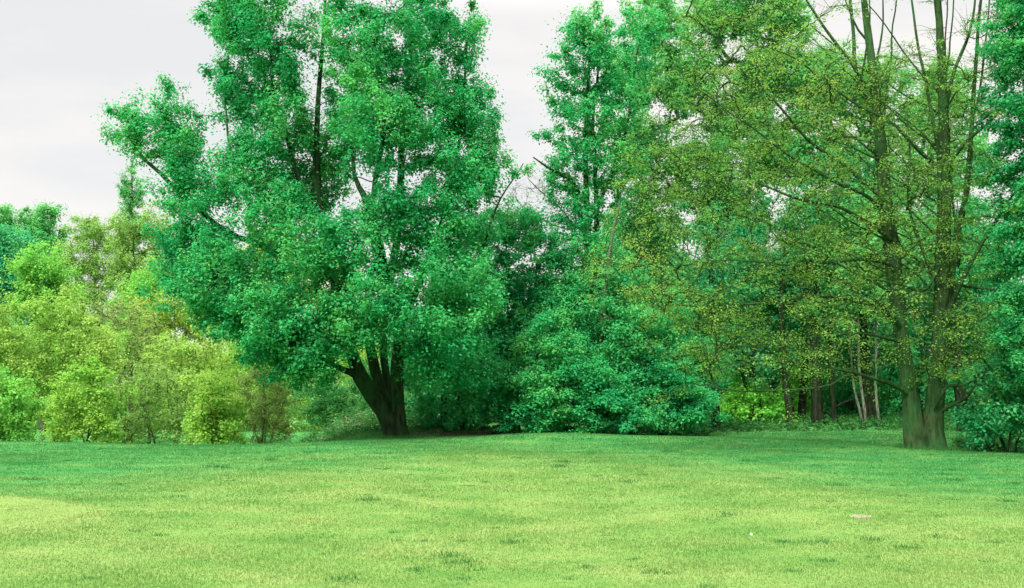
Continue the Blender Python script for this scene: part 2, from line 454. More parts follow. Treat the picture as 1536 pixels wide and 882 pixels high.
def px_lobes(lst, Y0, dens):
    """(px, py, rx px, ry px, dY, depth m) -> lobes; clump count follows the lobe's size"""
    o = []
    for q in lst:
        Y = Y0 + (q[4] if len(q) > 4 else 0); s = Y / F
        rx, rz = q[2] * s, q[3] * s; ry = q[5] if len(q) > 5 else max(rx, rz) * .9
        o.append((P(q[0], q[1], Y), (rx, ry, rz), max(4, int(dens * (rx * ry * rz) ** (2 / 3.)))))
    return o

# ---------------------------------------------------------------- ground
def build_ground():
    def axis(parts):
        return np.unique(np.concatenate([np.arange(a, b, s) for a, b, s in parts]))
    xs = axis([(-600, -60, 40), (-60, -30, 3), (-30, 30, .5), (30, 60, 3), (60, 601, 40)])
    ys = axis([(-100, 0, 20), (0, 6, 2), (6, 52, .5), (52, 90, 3), (90, 901, 45)])
    X, Y = np.meshgrid(xs, ys)
    V = np.stack([X, Y, ground_z(X, Y)], -1).reshape(-1, 3)
    nx, ny = len(xs), len(ys)
    i = (np.arange(ny - 1)[:, None] * nx + np.arange(nx - 1)).ravel()
    Fq = np.stack([i, i + 1, i + 1 + nx, i + nx], 1)
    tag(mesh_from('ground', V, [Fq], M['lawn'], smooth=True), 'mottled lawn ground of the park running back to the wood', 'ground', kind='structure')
build_ground()

def blades(x, y, h, w, rng, lean=.6):
    n = len(x)
    p = np.stack([x, y, ground_z(x, y) - .004], 1)
    a = rng.uniform(0, 2 * np.pi, n); dirv = np.stack([np.cos(a), np.sin(a), np.zeros(n)], 1)
    ln = rng.uniform(.1, 1, n) * lean
    b = rng.uniform(0, 2 * np.pi, n); side = np.stack([np.cos(b), np.sin(b), np.zeros(n)], 1)
    tip = p + dirv * (h * ln)[:, None] + np.array([0, 0, 1.]) * (h * np.sqrt(np.maximum(.05, 1 - ln ** 2)))[:, None]
    V = np.stack([p - side * (w / 2)[:, None], p + side * (w / 2)[:, None], tip], 1).reshape(-1, 3)
    i = np.arange(n) * 3
    return V, np.stack([i, i + 1, i + 2], 1)

def build_lawn():
    rng = np.random.default_rng(11)
    V, Fc, T = [], [], []; off = 0
    edges = np.geomspace(7.5, 46, 14)
    for a, b in zip(edges[:-1], edges[1:]):
        d = (a + b) / 2; half = .52 * b + 1.2
        n = int(3400 * (9 / d) ** 1.75 * 2 * half * (b - a))
        x = rng.uniform(-half, half, n); y = rng.uniform(a, b, n)
        s = (d / 9) ** .8
        patch = np.sin(x * 1.7 + np.sin(y * 1.1) * 2) * np.sin(y * 1.9 + np.cos(x * .8) * 2)
        h = rng.uniform(.010, .030, n) * s ** .5 * (1 + .35 * patch)
        h = h * np.where(((x + 12) / 6.3) ** 2 + ((y - 14.6) / 3.3) ** 2 < 1, .6, 1)
        v, f = blades(x, y, h, rng.uniform(.006, .012, n) * s, rng, .97)
        V.append(v); Fc.append(f + off); off += len(v); T.append(np.clip(rng.random(n) * .8 + .2 * (.5 + patch / 2), 0, 1))
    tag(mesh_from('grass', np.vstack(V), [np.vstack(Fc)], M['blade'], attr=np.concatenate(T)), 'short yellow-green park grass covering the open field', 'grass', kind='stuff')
    # darker tufts of coarse grass dotted over the lawn
    spots = [(672, 818), (690, 829), (1120, 690), (1250, 720), (1424, 713), (1425, 698), (1395, 800), (1232, 836), (1165, 803), (1300, 801), (1219, 804), (845, 697),
             (1213, 651), (1055, 875), (60, 690), (185, 725), (58, 720), (1180, 852), (698, 854), (520, 854), (628, 839), (1412, 705), (1350, 815), (840, 703),
             (560, 745), (1090, 760), (940, 720), (1004, 680), (330, 700), (410, 690), (270, 742), (1500, 750), (1480, 810), (880, 840), (770, 800), (980, 850)]
    V, Fc, T = [], [], []; off = 0
    for i in range(280):
        if i < len(spots):
            px, py = spots[i]; Y = min(F * EYE / (py - HORIZON), 45); x = (px - 768) / F * Y; k = rng.uniform(.7, 1.2)
        else:
            Y = rng.uniform(10, 38); x = rng.uniform(-.5, .5) * Y; k = rng.uniform(.2, .6)
        n = int(90 * k); r = .09 * k * (Y / 12) ** .5
        xx = x + rng.normal(0, r, n); yy = Y + rng.normal(0, r * 1.2, n)
        v, f = blades(xx, yy, rng.uniform(.025, .07, n) * k * (Y / 14) ** .4, rng.uniform(.007, .013, n) * (Y / 9) ** .6, rng, .8)
        V.append(v); Fc.append(f + off); off += len(v); T.append(rng.random(n) * .8)
    for tx, ty, rr_ in ((-4.15, 39.7, .75), (12.05, 31.7, .72)):
        n = 1500; a = rng.uniform(0, 6.28, n); q = rr_ * rng.uniform(.55, 1.5, n)
        v, f = blades(tx + q * np.cos(a), ty + q * np.sin(a) * .9, rng.uniform(.05, .17, n), rng.uniform(.012, .022, n), rng, .75)
        V.append(v); Fc.append(f + off); off += len(v); T.append(rng.random(n))
    tag(mesh_from('coarse_grass', np.vstack(V), [np.vstack(Fc)], M['weed'], attr=np.concatenate(T)), 'dark tufts of coarse grass dotted across the lawn', 'grass', kind='stuff')
build_lawn()

# ---------------------------------------------------------------- the great leaning tree
def leaning_tree():
    Y = 40.
    b = on_ground(597, Y); b[2] -= .05
    bp = (597, 659)
    st = [
     [(591, 662, 25), (585, 638, 25), (575, 617, 25), (557, 589, 27), (541, 565, 24), (530, 536, 19), (520, 500, 16, -.5), (506, 440, 14, -.5), (490, 370, 13), (478, 300, 11), (475, 220, 9), (478, 140, 7), (486, 40, 5), (490, -60, 3)],
     [(604, 662, 21), (601, 636, 20), (598, 607, 21), (595, 571, 20), (595, 541, 20), (596, 505, 17, .4), (592, 450, 16, .6), (575, 415, 20, .3), (566, 375, 16), (556, 330, 12), (545, 290, 9), (530, 262, 6), (524, 190, 5), (530, 80, 3)],
     [(590, 630, 16, .5), (579, 600, 16, .8), (561, 556, 16, .9), (552, 520, 14, 1), (538, 470, 13, 1.5), (470, 400, 10, 1), (400, 372, 9, .4), (345, 352, 8), (295, 312, 7), (240, 262, 6), (206, 226, 4), (188, 165, 2)],
     [(592, 625, 14, .6), (583, 590, 13, 1), (578, 555, 12, 1.1), (576, 505, 12, 1.2), (582, 440, 13, 1.5), (596, 360, 12, 2), (601, 270, 11, 2), (602, 190, 8, 2), (612, 90, 5, 2), (618, -40, 3, 2)],
     [(596, 545, 15), (604, 534, 13, -.1), (618, 522, 11, -.4), (640, 505, 9, -.9), (690, 450, 6, -1), (725, 380, 4, -.6), (748, 310, 3), (785, 245, 1.5)],
     [(540, 566, 12), (524, 556, 10, -.3), (505, 548, 8, -.8), (470, 520, 7, -1.4), (420, 480, 6, -1.8), (360, 430, 4, -2), (320, 400, 2, -2)],
     [(568, 385, 11), (548, 425, 6, -.6), (530, 440, 4, -1.2)],
     [(500, 420, 10, -.5), (465, 398, 8, -1.), (432, 378, 7, -1.4), (390, 340, 5, -1.6), (350, 250, 4, -1.2), (340, 150, 3), (345, 60, 2)],
     [(597, 500, 12, .4), (640, 400, 9, .3), (670, 290, 7, .2), (690, 180, 5), (700, 60, 3)],
     [(590, 440, 11, .6), (560, 300, 8, -1.5), (575, 180, 6, -2), (560, 60, 4, -2)],
     [(482, 330, 9), (440, 250, 7, -.6), (415, 150, 5, -.6), (405, 40, 3, -.4)],
    ]
    stems = [px_stem(s, Y) for s in st]
    lob = [ # px, py, rx, ry, dY, depth
     (190, 160, 17, 30, 0, .7), (181, 200, 12, 26, 0, .6), (207, 200, 18, 26, 0, .7), (262, 140, 13, 36, 0, .6), (243, 175, 20, 34, 0, .8), (270, 188, 14, 32, 0, .7), (222, 215, 22, 26, 0, 1.), (265, 215, 48, 42, 0, 1.6), (272, 268, 34, 34, -.4, 1.5), (308, 275, 36, 30, 0, 1.6),
     (262, 365, 26, 28, -1, 1.3), (302, 335, 48, 42, -.6, 2.2), (290, 410, 52, 46, -1.4, 2.2), (350, 410, 68, 66, -2, 2.6), (350, 480, 46, 36, -2, 2), (410, 470, 62, 66, -2.6, 2.6), (455, 545, 36, 36, -2.4, 1.5), (405, 520, 38, 22, -2.2, 1.4), (440, 520, 44, 36, -2.6, 1.8), (466, 545, 34, 28, -2.8, 1.3), (395, 495, 44, 40, -2.6, 1.8), (330, 455, 44, 40, -2, 1.8), (512, 486, 46, 24, -3.2, 1.5), (500, 528, 26, 16, -3.2, 1.0), (552, 508, 36, 12, -3.4, 1.0),
     (348, 45, 42, 66, 0, 1.8), (338, 116, 24, 36, 0, 1.2), (372, 152, 42, 44, 0, 2), (350, 30, 36, 46, 0, 2), (390, 225, 48, 46, -.6, 2.2), (370, 275, 44, 36, -1, 2.4), (420, 330, 68, 56, -1.6, 2.8),
     (420, 70, 48, 90, -.6, 2.6), (430, 190, 40, 70, -1, 2.4), (392, -40, 60, 60, 0, 2.6), (520, -60, 90, 60, 0, 3.4), (640, -55, 66, 56, 0, 3),
     (535, 60, 58, 90, -1.8, 3), (560, 190, 56, 80, -2.4, 3), (520, 150, 30, 80, 1.8, 2), (620, 80, 54, 90, 0, 3), (640, 190, 56, 80, -.6, 3), (690, 60, 30, 58, .3, 1.8), (690, 150, 36, 56, 0, 2.2), (712, 190, 32, 44, 0, 1.8),
     (690, 265, 56, 48, -.4, 2.6), (722, 245, 28, 42, 0, 1.5), (768, 246, 20, 10, 0, .5), (610, 320, 66, 60, -2, 2.8), (520, 360, 60, 52, -2.6, 2.6), (455, 405, 62, 44, -2.6, 2.4),
     (560, 450, 66, 36, -3.2, 2.2), (490, 478, 54, 32, -3, 1.8), (570, 494, 50, 18, -3.2, 1.3), (650, 400, 70, 60, -2.2, 2.8), (665, 500, 48, 46, -2.8, 2), (700, 440, 60, 60, -1.4, 2.4), (632, 556, 14, 18, -2, .7), (690, 330, 60, 50, -1, 2.4), (665, 550, 34, 30, -1.6, 1.4), (700, 560, 30, 30, -1, 1.4), (640, 530, 30, 22, -2.4, 1.2),
     (490, 250, 26, 60, 2, 2.2), (455, 290, 40, 50, 1.5, 2.2),
    ]
    make_tree('broadleaf_tree', 'great emerald tree leaning from a cluster of dark trunks beside the open field', 'tree', b, stems, px_lobes(lob, Y, 22.5), 'emerald', 'bark_dark', 21,
              k=138, L=.115, crad=.47, flat=.9, elong=1.6, up=.75, sides=16, rough=.12, shell=.3, axis_up=.7, twig_r=.007)
leaning_tree()

# ---------------------------------------------------------------- the right-hand spring tree with a forked trunk
def forked_tree():
    Y = 32.
    b = on_ground(1390, Y); b[2] -= .05
    st = [
     [(1375, 677, 34), (1371, 650, 33), (1366, 598, 27), (1357, 543, 25), (1350, 489, 23), (1342, 420, 26), (1337, 370, 26), (1328, 300, 22), (1322, 230, 20), (1314, 150, 16), (1306, 80, 13), (1296, 0, 10), (1286, -90, 7)],
     [(1402, 677, 38), (1398, 650, 38), (1401, 612, 32), (1406, 540, 25), (1410, 470, 24), (1413, 400, 24), (1417, 310, 22), (1416, 250, 20), (1412, 125, 14), (1407, 50, 12), (1405, -10, 10), (1402, -100, 6)],
     [(1412, 560, 16, .6), (1426, 520, 15, .9), (1433, 452, 14, 1), (1440, 390, 13, 1), (1452, 300, 12, 1), (1460, 200, 9, 1), (1468, 90, 7, 1), (1474, -20, 5, 1)],
     [(1416, 478, 11, -.3), (1440, 425, 9, -.6), (1464, 380, 8, -.8), (1495, 330, 6, -1), (1530, 280, 4, -1)],
     [(1409, 425, 10, -.3), (1398, 408, 9, -.4), (1389, 380, 8, -.5), (1374, 338, 6, -.6), (1366, 300, 5, -.6), (1364, 230, 4, -.6), (1360, 160, 2, -.6)],
     [(1410, 255, 10), (1402, 200, 8, -.3), (1392, 125, 6, -.4), (1382, 65, 5, -.4), (1368, 0, 4, -.4)],
     [(1418, 250, 9), (1448, 212, 7, -.3), (1480, 185, 6, -.5), (1510, 140, 4, -.5)],
     [(1414, 180, 8), (1427, 120, 7), (1445, 65, 6), (1456, 10, 4), (1466, -40, 3)],
     [(1318, 190, 11), (1292, 112, 9, .3), (1284, 60, 7, .3), (1278, 0, 6, .3), (1272, -60, 4, .3)],
     [(1312, 140, 7), (1290, 110, 6, -.4), (1265, 75, 6, -.6), (1225, 25, 5, -.8), (1196, -20, 3, -1)],
     [(1404, 250, 9, -.2), (1380, 222, 8, -.6), (1350, 190, 6, -1), (1300, 165, 5, -1.4), (1265, 140, 4, -1.6), (1205, 95, 3, -1.8), (1150, 70, 2, -2)],
     [(1330, 320, 9, -.2), (1290, 292, 7, -.8), (1240, 270, 6, -1.4), (1180, 230, 4, -2), (1110, 180, 3, -2.4), (1040, 130, 2, -2.6)],
     [(1328, 300, 9, -.2), (1270, 250, 7, -.5), (1200, 190, 5, -1), (1130, 120, 4, -1.2), (1080, 70, 2, -1.4)],
     [(1337, 360, 9, -.2), (1280, 318, 7, -1), (1220, 300, 6, -1.6), (1140, 268, 4, -2.2), (1060, 262, 3, -2.4), (1000, 270, 2, -2.4)],
     [(1340, 405, 9, -.2), (1318, 395, 7, -.7), (1250, 388, 6, -1.4), (1180, 392, 4, -2), (1100, 392, 3, -2.5), (1020, 400, 2, -2.8)],
     [(1349, 490, 9, -.2), (1322, 466, 8, -.7), (1298, 456, 7, -1), (1250, 442, 6, -1.5), (1180, 448, 5, -2), (1102, 454, 3, -2.4), (1000, 455, 2, -3)],
     [(1350, 490, 8, -.2), (1334, 470, 7, -.6), (1310, 448, 6, -1.1), (1280, 430, 3, -1.5)],
     [(1352, 512, 7, -.2), (1330, 505, 6, -.6), (1298, 498, 5, -1), (1240, 503, 4, -1.6), (1170, 509, 3, -2), (1080, 520, 2, -2.4)],
     [(1360, 590, 8, -.2), (1348, 583, 8, -.4), (1312, 572, 7, -1), (1269, 561, 6, -1.5), (1225, 548, 4, -1.8), (1180, 540, 2, -2)],
     [(1275, 563, 5, -1.5), (1258, 572, 4, -1.8), (1225, 581, 4, -2.1), (1127, 588, 3, -2.6), (1075, 582, 2, -2.8)],
     [(1402, 610, 8, -.4), (1417, 594, 7, -.6), (1428, 580, 6, -.7), (1450, 578, 5, -.9), (1480, 560, 3, -1)],
     [(1408, 618, 8, -.2), (1422, 610, 7, -.4), (1439, 598, 6, -.6), (1454, 582, 5, -.8), (1470, 566, 2, -1)],
     [(1412, 395, 8, -.2), (1385, 430, 5, -.8), (1350, 425, 4, -1.3), (1300, 418, 3, -1.8)],
     [(1420, 425, 7), (1470, 432, 5, -.5), (1520, 440, 3, -1)],
    ]
    rg = np.random.default_rng(330)
    for q in range(26):                                   # thin ascending branches off both trunks
        y0 = rg.uniform(90, 460); side = rg.choice([-1, -1, -1, 1]); two = rg.random() < .5
        x0 = np.interp(y0, [80, 230, 420], [1306, 1322, 1342]) if two else np.interp(y0, [50, 250, 470], [1407, 1416, 1410])
        ln = rg.uniform(90, 240) * (1 if side < 0 else .55); up = rg.uniform(.35, 1.1); dz = rg.uniform(-2.2, 2.2); bend = rg.uniform(-.4, .35); wig = rg.uniform(-7, 7)
        st.append([(x0 + side * ln * t, y0 - ln * up * (t + bend * t * t) + wig * math.sin(5 * t), 3.4 * (1 - t) ** 1.3 + .9, dz * t) for t in (0, .2, .4, .6, .8, 1)])
    for x0, y0, x1 in ((1308, 110, 1322), (1300, 60, 1262), (1408, 120, 1398), (1412, 150, 1432), (1462, 170, 1482), (1292, 112, 1300), (1440, 390, 1428), (1320, 210, 1344)):
        st.append([(x0, y0, 5, .3), (x0 + (x1 - x0) * .5 + rg.uniform(-3, 3), y0 * .45, 3.5, .3), (x1, -20, 2.4, .3), (x1 + rg.uniform(-10, 10), -90, 1.5, .3)])
    st = [s if i < 2 else [(q[0], q[1], q[2] * .8, *q[3:]) for q in s] for i, s in enumerate(st)]
    st = [s if i > 1 else [(q[0], q[1], q[2] * .91, *q[3:]) for q in s] for i, s in enumerate(st)]
    stems = [px_stem(s, Y) for s in st]
    lob = [
     (1300, 250, 90, 70, -.8, 2.6), (1200, 190, 90, 60, -1.4, 2.4), (1110, 130, 70, 60, -1.6, 2.2), (1040, 160, 50, 60, -2, 1.8), (1000, 230, 56, 50, -2.2, 2), (1090, 240, 80, 50, -2, 2.2), (1190, 300, 90, 50, -1.6, 2.4),
     (1060, 310, 76, 44, -2.2, 2.2), (980, 300, 40, 30, -2.4, 1.6), (990, 370, 60, 34, -2.8, 1.8), (930, 400, 40, 30, -3, 1.5), (1090, 380, 80, 34, -2.4, 2.2), (1200, 380, 80, 40, -1.8, 2.4), (1290, 350, 60, 50, -1, 2.2),
     (960, 440, 46, 24, -3, 1.6), (1050, 450, 90, 34, -2.6, 2.4), (1160, 450, 90, 34, -2, 2.4), (1260, 470, 70, 34, -1.5, 2.2), (1100, 510, 90, 30, -2.4, 2.2), (1200, 520, 80, 26, -2, 2), (1085, 540, 56, 20, -2.6, 1.6), (1180, 546, 50, 12, -2.2, 1.2), (1030, 530, 40, 30, -2.6, 1.5),
     (1300, 140, 60, 50, -.6, 2.2), (1150, 60, 70, 50, -1.2, 2), (1230, 100, 60, 50, -1, 2), (1350, 110, 50, 60, 0, 2), (1380, 300, 60, 60, -1, 2.2), (1460, 250, 50, 60, -.6, 2), (1480, 350, 50, 60, -.8, 2), (1420, 140, 50, 60, 0, 2), (1470, 60, 36, 50, 0, 1.6),
     (1400, 380, 50, 40, -1.4, 2), (1440, 470, 60, 40, -1, 2), (1380, 500, 40, 30, -1.4, 1.4), (1430, 540, 60, 24, -1.2, 1.6), (1470, 560, 40, 16, -1.2, 1), (1330, 400, 50, 40, 1.5, 2), (1290, 540, 40, 24, 1.2, 1.6), (1390, 200, 60, 50, 1.2, 2), (1390, -60, 90, 40, 0, 2),
     (1085, 20, 46, 40, -1.4, 1.6),
    ]
    make_tree('broadleaf_tree', 'tall spring tree with a forked mossy trunk and sparse olive leaves on level boughs', 'tree', b, stems, px_lobes(lob, Y, 20.), 'olive', 'bark_moss', 33,
              k=66, L=.06, crad=.5, flat=.5, elong=1.5, up=.9, shell=.2, arch=.06, twig_r=.0095, twig_pow=.45, side_twigs=4, sides=16, rough=.09, low=.3, bark_fine='bark_moss', branch_cap=.06, jit=.5, wob=.18)
forked_tree()

# ---------------------------------------------------------------- a simple bush or tree from lobes alone
def simple(name, label, cat, px, Y, lobes, leaf, bark, seed, trunk_w=.18, dens=9., group=None, nstems=1, top=None, k=60, L=.14, crad=.5, dm=1.9, km=1.5, **kw):
    k = int(k * km)
    b = on_ground(px, Y); b[2] -= .06
    rng = np.random.default_rng(seed + 500)
    Lb = px_lobes(lobes, Y, dens * dm)
    cen = np.array([l[0] for l in Lb]); hi = cen[:, 2].max() if top is None else P(px, top, Y)[2]
    if nstems > 1: kw.setdefault('stem_name', 'stem')
    stems = []
    for s in range(nstems):
        tgt = cen[rng.integers(len(cen))] if nstems > 1 else cen[np.argmax(cen[:, 2])]
        tgt = np.array([tgt[0], tgt[1], max(tgt[2], b[2] + .5 * (hi - b[2]))])
        o = b + np.array([rng.normal(0, .12), rng.normal(0, .12), 0]) * (nstems > 1)
        m1 = b * .66 + tgt * .34 + rng.normal(0, .12, 3); m1[:2] = m1[:2] * .7 + b[:2] * .3
        m2 = b * .33 + tgt * .67 + rng.normal(0, .15, 3)
        w = trunk_w / math.sqrt(nstems)
        stems.append(([o, m1, m2, tgt], [w, w * .8, w * .55, w * .25]))
    return make_tree(name, label, cat, b, stems, Lb, leaf, bark, seed, k=k, L=L, crad=crad, group=group, **kw)

# ---------------------------------------------------------------- trees and bushes in the middle
# tall twin-stemmed tree right of the gap in the sky
Y = 46.
make_tree('broadleaf_tree', 'tall narrow emerald tree with two thin dark stems beside the gap of sky', 'tree', on_ground(892, Y) - np.array([0, 0, .05]),
    [px_stem(s, Y) for s in (
      [(892, 650, 17), (888, 560, 15), (884, 470, 13), (882, 380, 11), (880, 300, 9), (878, 220, 7), (882, 130, 5), (886, 40, 3)],
      [(886, 500, 10), (893, 400, 9), (899, 310, 8), (897, 240, 6), (892, 180, 5), (900, 90, 3)],
      [(884, 400, 7), (868, 290, 6, -.5), (845, 268, 5, -.8), (822, 252, 4, -1), (800, 236, 2, -1)],
      [(882, 340, 6), (920, 250, 5), (945, 150, 4), (960, 60, 2)])],
    px_lobes([(886, 35, 34, 34, 0, 1.6), (860, 75, 36, 30, 0, 1.7), (905, 90, 46, 50, 0, 2), (850, 130, 34, 44, 0, 1.6), (890, 180, 50, 46, -.5, 2.2), (840, 195, 24, 30, 0, 1.2), (935, 150, 40, 60, 0, 2), (960, 60, 36, 50, 1, 2),
              (875, 240, 50, 36, -.6, 2), (930, 250, 44, 56, 0, 2.2), (870, 320, 44, 40, -.5, 2), (900, 380, 56, 46, -.6, 2.4), (860, 430, 44, 50, -.6, 2.2), (925, 470, 50, 60, 0, 2.4), (880, 500, 50, 50, -.4, 2.4), (845, 260, 30, 24, -.6, 1.2)], Y, 19),
    'emerald', 'bark_dark', 41, k=100, L=.125, crad=.42, elong=1.7, axis_up=.6, shell=.3)

simple('broadleaf_tree', 'pale airy tree with grey upright stems rising behind the narrow emerald tree', 'tree', 948, 52.,
    [(985, 30, 40, 60, 0, 2.4), (950, 110, 40, 60, 0, 2.2), (1000, 130, 40, 60, 0, 2.2), (960, 220, 44, 50, 0, 2.2), (1010, 240, 40, 50, 0, 2.2), (985, 330, 50, 60, 0, 2.4), (940, 330, 30, 50, 0, 2), (990, 430, 50, 60, 0, 2.4)],
    'mid', 'bark_grey', 42, trunk_w=.24, dens=11, k=60, L=.15, crad=.6, elong=1.4, nstems=3, twig_r=.012)
simple('broadleaf_tree', 'tall light green tree with a pale forked stem behind the olive-leaved boughs', 'tree', 1090, 54.,
    [(1060, 20, 44, 60, 0, 2.6), (1120, 0, 50, 60, 0, 2.6), (1180, 40, 40, 60, 0, 2.4), (1040, 120, 40, 50, 0, 2.2), (1140, 110, 50, 50, 0, 2.4), (1060, 260, 50, 60, 0, 2.4), (1150, 220, 60, 60, 0, 2.6), (1110, 330, 70, 60, 0, 2.6), (1095, 180, 36, 40, 1, 2.2), (1200, 130, 46, 60, 0, 2.4)],
    'mid', 'bark_grey', 43, trunk_w=.3, dens=12, k=60, L=.16, crad=.65, elong=1.4, nstems=3, twig_r=.013)
simple('broadleaf_tree', 'dense mid-green tree standing behind the forked mossy trunk', 'tree', 1280, 55.,
    [(1240, 130, 60, 50, 0, 3), (1310, 140, 60, 50, 0, 3), (1400, 150, 60, 56, 0, 3), (1220, 230, 60, 60, 0, 3), (1320, 250, 70, 70, 0, 3), (1430, 250, 60, 70, 0, 3), (1240, 340, 60, 60, 0, 3), (1360, 360, 80, 60, 0, 3), (1450, 370, 50, 60, 0, 3)],
    'mid', 'bark_dark', 44, trunk_w=.35, dens=9.0, k=60, L=.17, crad=.7, nstems=2)
simple('broadleaf_tree', 'big dense bluish-green tree cut off by the right edge of the picture', 'tree', 1570, 30.,
    [(1530, 60, 46, 60, 0, 1.8), (1560, 0, 60, 60, 0, 2), (1530, 160, 40, 56, 0, 1.6), (1522, 230, 34, 46, 0, 1.5), (1530, 320, 38, 60, 0, 1.7), (1520, 400, 30, 50, 0, 1.4), (1530, 480, 40, 56, 0, 1.7), (1590, 120, 60, 90, 0, 2.4), (1600, 320, 70, 120, 0, 2.4), (1600, 500, 60, 80, 0, 2.2), (1545, -80, 50, 60, 0, 2)],
    'jade', 'bark_dark', 45, trunk_w=.35, dens=22, k=110, L=.085, crad=.34, flat=.75, elong=1.3)
simple('bush', 'leafy dark green bush at the right edge beneath the bluish-green tree', 'bush', 1510, 31.,
    [(1500, 560, 40, 40, 0, 1.3), (1540, 540, 40, 50, 0, 1.4), (1490, 620, 36, 36, 0, 1.2), (1535, 620, 36, 44, 0, 1.3), (1470, 640, 20, 20, 0, .8), (1560, 650, 40, 30, 0, 1.2)],
    'deep', 'bark_dark', 46, trunk_w=.06, dens=19, k=70, L=.1, crad=.36, nstems=4)

# lighter small tree between the great tree and the narrow one
simple('small_tree', 'rounded light green tree below the gap of sky, with bare twigs poking out', 'tree', 770, 44.5,
    [(760, 330, 44, 34, 0, 1.8), (800, 350, 40, 40, 0, 1.8), (730, 370, 40, 40, 0, 1.8), (780, 410, 60, 50, 0, 2.2), (820, 440, 40, 44, 0, 1.8), (740, 440, 50, 44, 0, 2), (770, 490, 60, 40, 0, 2.2), (835, 380, 24, 36, 0, 1.2)],
    'emerald', 'bark_twig', 47, trunk_w=.12, dens=13, k=66, L=.12, crad=.45, nstems=3, side_twigs=1, twig_r=.006)
rngb = np.random.default_rng(48)
def bare_tree():
    Yb = 50.
    b = on_ground(850, Yb) - np.array([0, 0, .05])
    st = [[(850, 640, 8), (852, 520, 6), (856, 420, 5), (858, 350, 3.5), (846, 318, 2.5), (812, 288, 2), (792, 268, 1)], [(857, 400, 4), (862, 330, 3), (858, 290, 2), (864, 230, 1)], [(857, 345, 3), (825, 335, 2), (775, 300, 1)]]
    make_tree('bare_tree', 'slender nearly bare tree with grey twigs showing in the gap of sky', 'tree', b, [px_stem(s, Yb) for s in st],
        px_lobes([(800, 290, 40, 30, 0, 1), (840, 290, 40, 40, 0, 1), (770, 300, 26, 20, 0, .8), (830, 340, 40, 30, 0, 1)], Yb, 26), 'grey', 'bark_twig', 48, k=5, L=.08, crad=.4, side_twigs=3, twig_r=.007, branch_cap=.03)
bare_tree()

# understorey right of the great tree
simple('bush', 'shaded green bush just right of the leaning trunks', 'bush', 690, 42.,
    [(635, 600, 20, 40, .4, 1.0), (690, 590, 34, 50, -.2, 1.4), (645, 632, 22, 18, .2, 1.0), (720, 560, 40, 50, -.4, 1.4), (735, 615, 40, 32, -.4, 1.4), (660, 540, 40, 40, .5, 1.4), (700, 632, 34, 16, .2, 1.2)],
    'emerald', 'bark_dark', 51, trunk_w=.2, dens=11, k=62, L=.13, crad=.45, nstems=3)
simple('bush', 'broad emerald bush with layered sprays spilling onto the field edge', 'bush', 850, 40.5,
    [(860, 540, 40, 34, 0, 1.4), (830, 580, 50, 40, -.4, 1.5), (900, 575, 50, 40, -.2, 1.5), (800, 620, 40, 36, -.4, 1.4), (860, 625, 56, 36, -.6, 1.6), (930, 620, 50, 36, -.4, 1.5), (780, 570, 36, 40, .4, 1.4), (820, 510, 50, 36, .6, 1.6)],
    'emerald', 'bark_dark', 52, trunk_w=.12, dens=14, k=110, L=.108, crad=.44, nstems=5, up=.9, flat=.65)
simple('bush', 'jade-green bush with arching branches under the olive-leaved boughs', 'bush', 985, 41.5,
    [(950, 540, 50, 46, .4, 1.6), (1000, 570, 50, 44, 0, 1.6), (970, 620, 50, 34, -.3, 1.5), (1030, 620, 40, 34, 0, 1.4), (940, 490, 44, 40, .8, 1.6), (1040, 590, 34, 34, .3, 1.3)],
    'jade', 'bark_dark', 53, trunk_w=.12, dens=13, k=110, L=.108, crad=.46, nstems=4, up=.9, flat=.7)
simple('bush', 'tall emerald thicket filling the space behind the two spreading bushes', 'bush', 800, 43.5,
    [(760, 530, 60, 60, 0, 2), (840, 490, 60, 60, 0, 2), (920, 430, 50, 60, 0, 2), (1000, 480, 50, 60, 0, 2), (700, 500, 50, 60, 0, 2), (900, 540, 60, 60, 0, 2), (1060, 540, 40, 60, 0, 1.8)],
    'emerald', 'bark_dark', 54, trunk_w=.16, dens=9, k=110, L=.108, crad=.55, nstems=6)
simple('bush', 'sunlit yellow-green bush in the opening between the woodland trunks', 'bush', 1120, 50.,
    [(1100, 610, 30, 26, 0, 1.4), (1140, 615, 34, 24, 0, 1.4), (1120, 590, 34, 24, .5, 1.4), (1165, 620, 20, 16, 0, 1)],
    'spring', 'bark_dark', 55, trunk_w=.06, dens=12, k=60, L=.14, crad=.42, nstems=4)
simple('bush', 'rounded blue-green bush glimpsed through the olive boughs', 'bush', 1140, 50.,
    [(1110, 380, 40, 40, 0, 1.6), (1160, 400, 40, 40, 0, 1.6), (1120, 440, 60, 40, 0, 2), (1180, 460, 50, 50, 0, 2), (1060, 430, 40, 50, 0, 1.8), (1130, 520, 70, 50, 0, 2)],
    'teal', 'bark_dark', 56, trunk_w=.16, dens=8.5, k=60, L=.15, crad=.55, nstems=3)

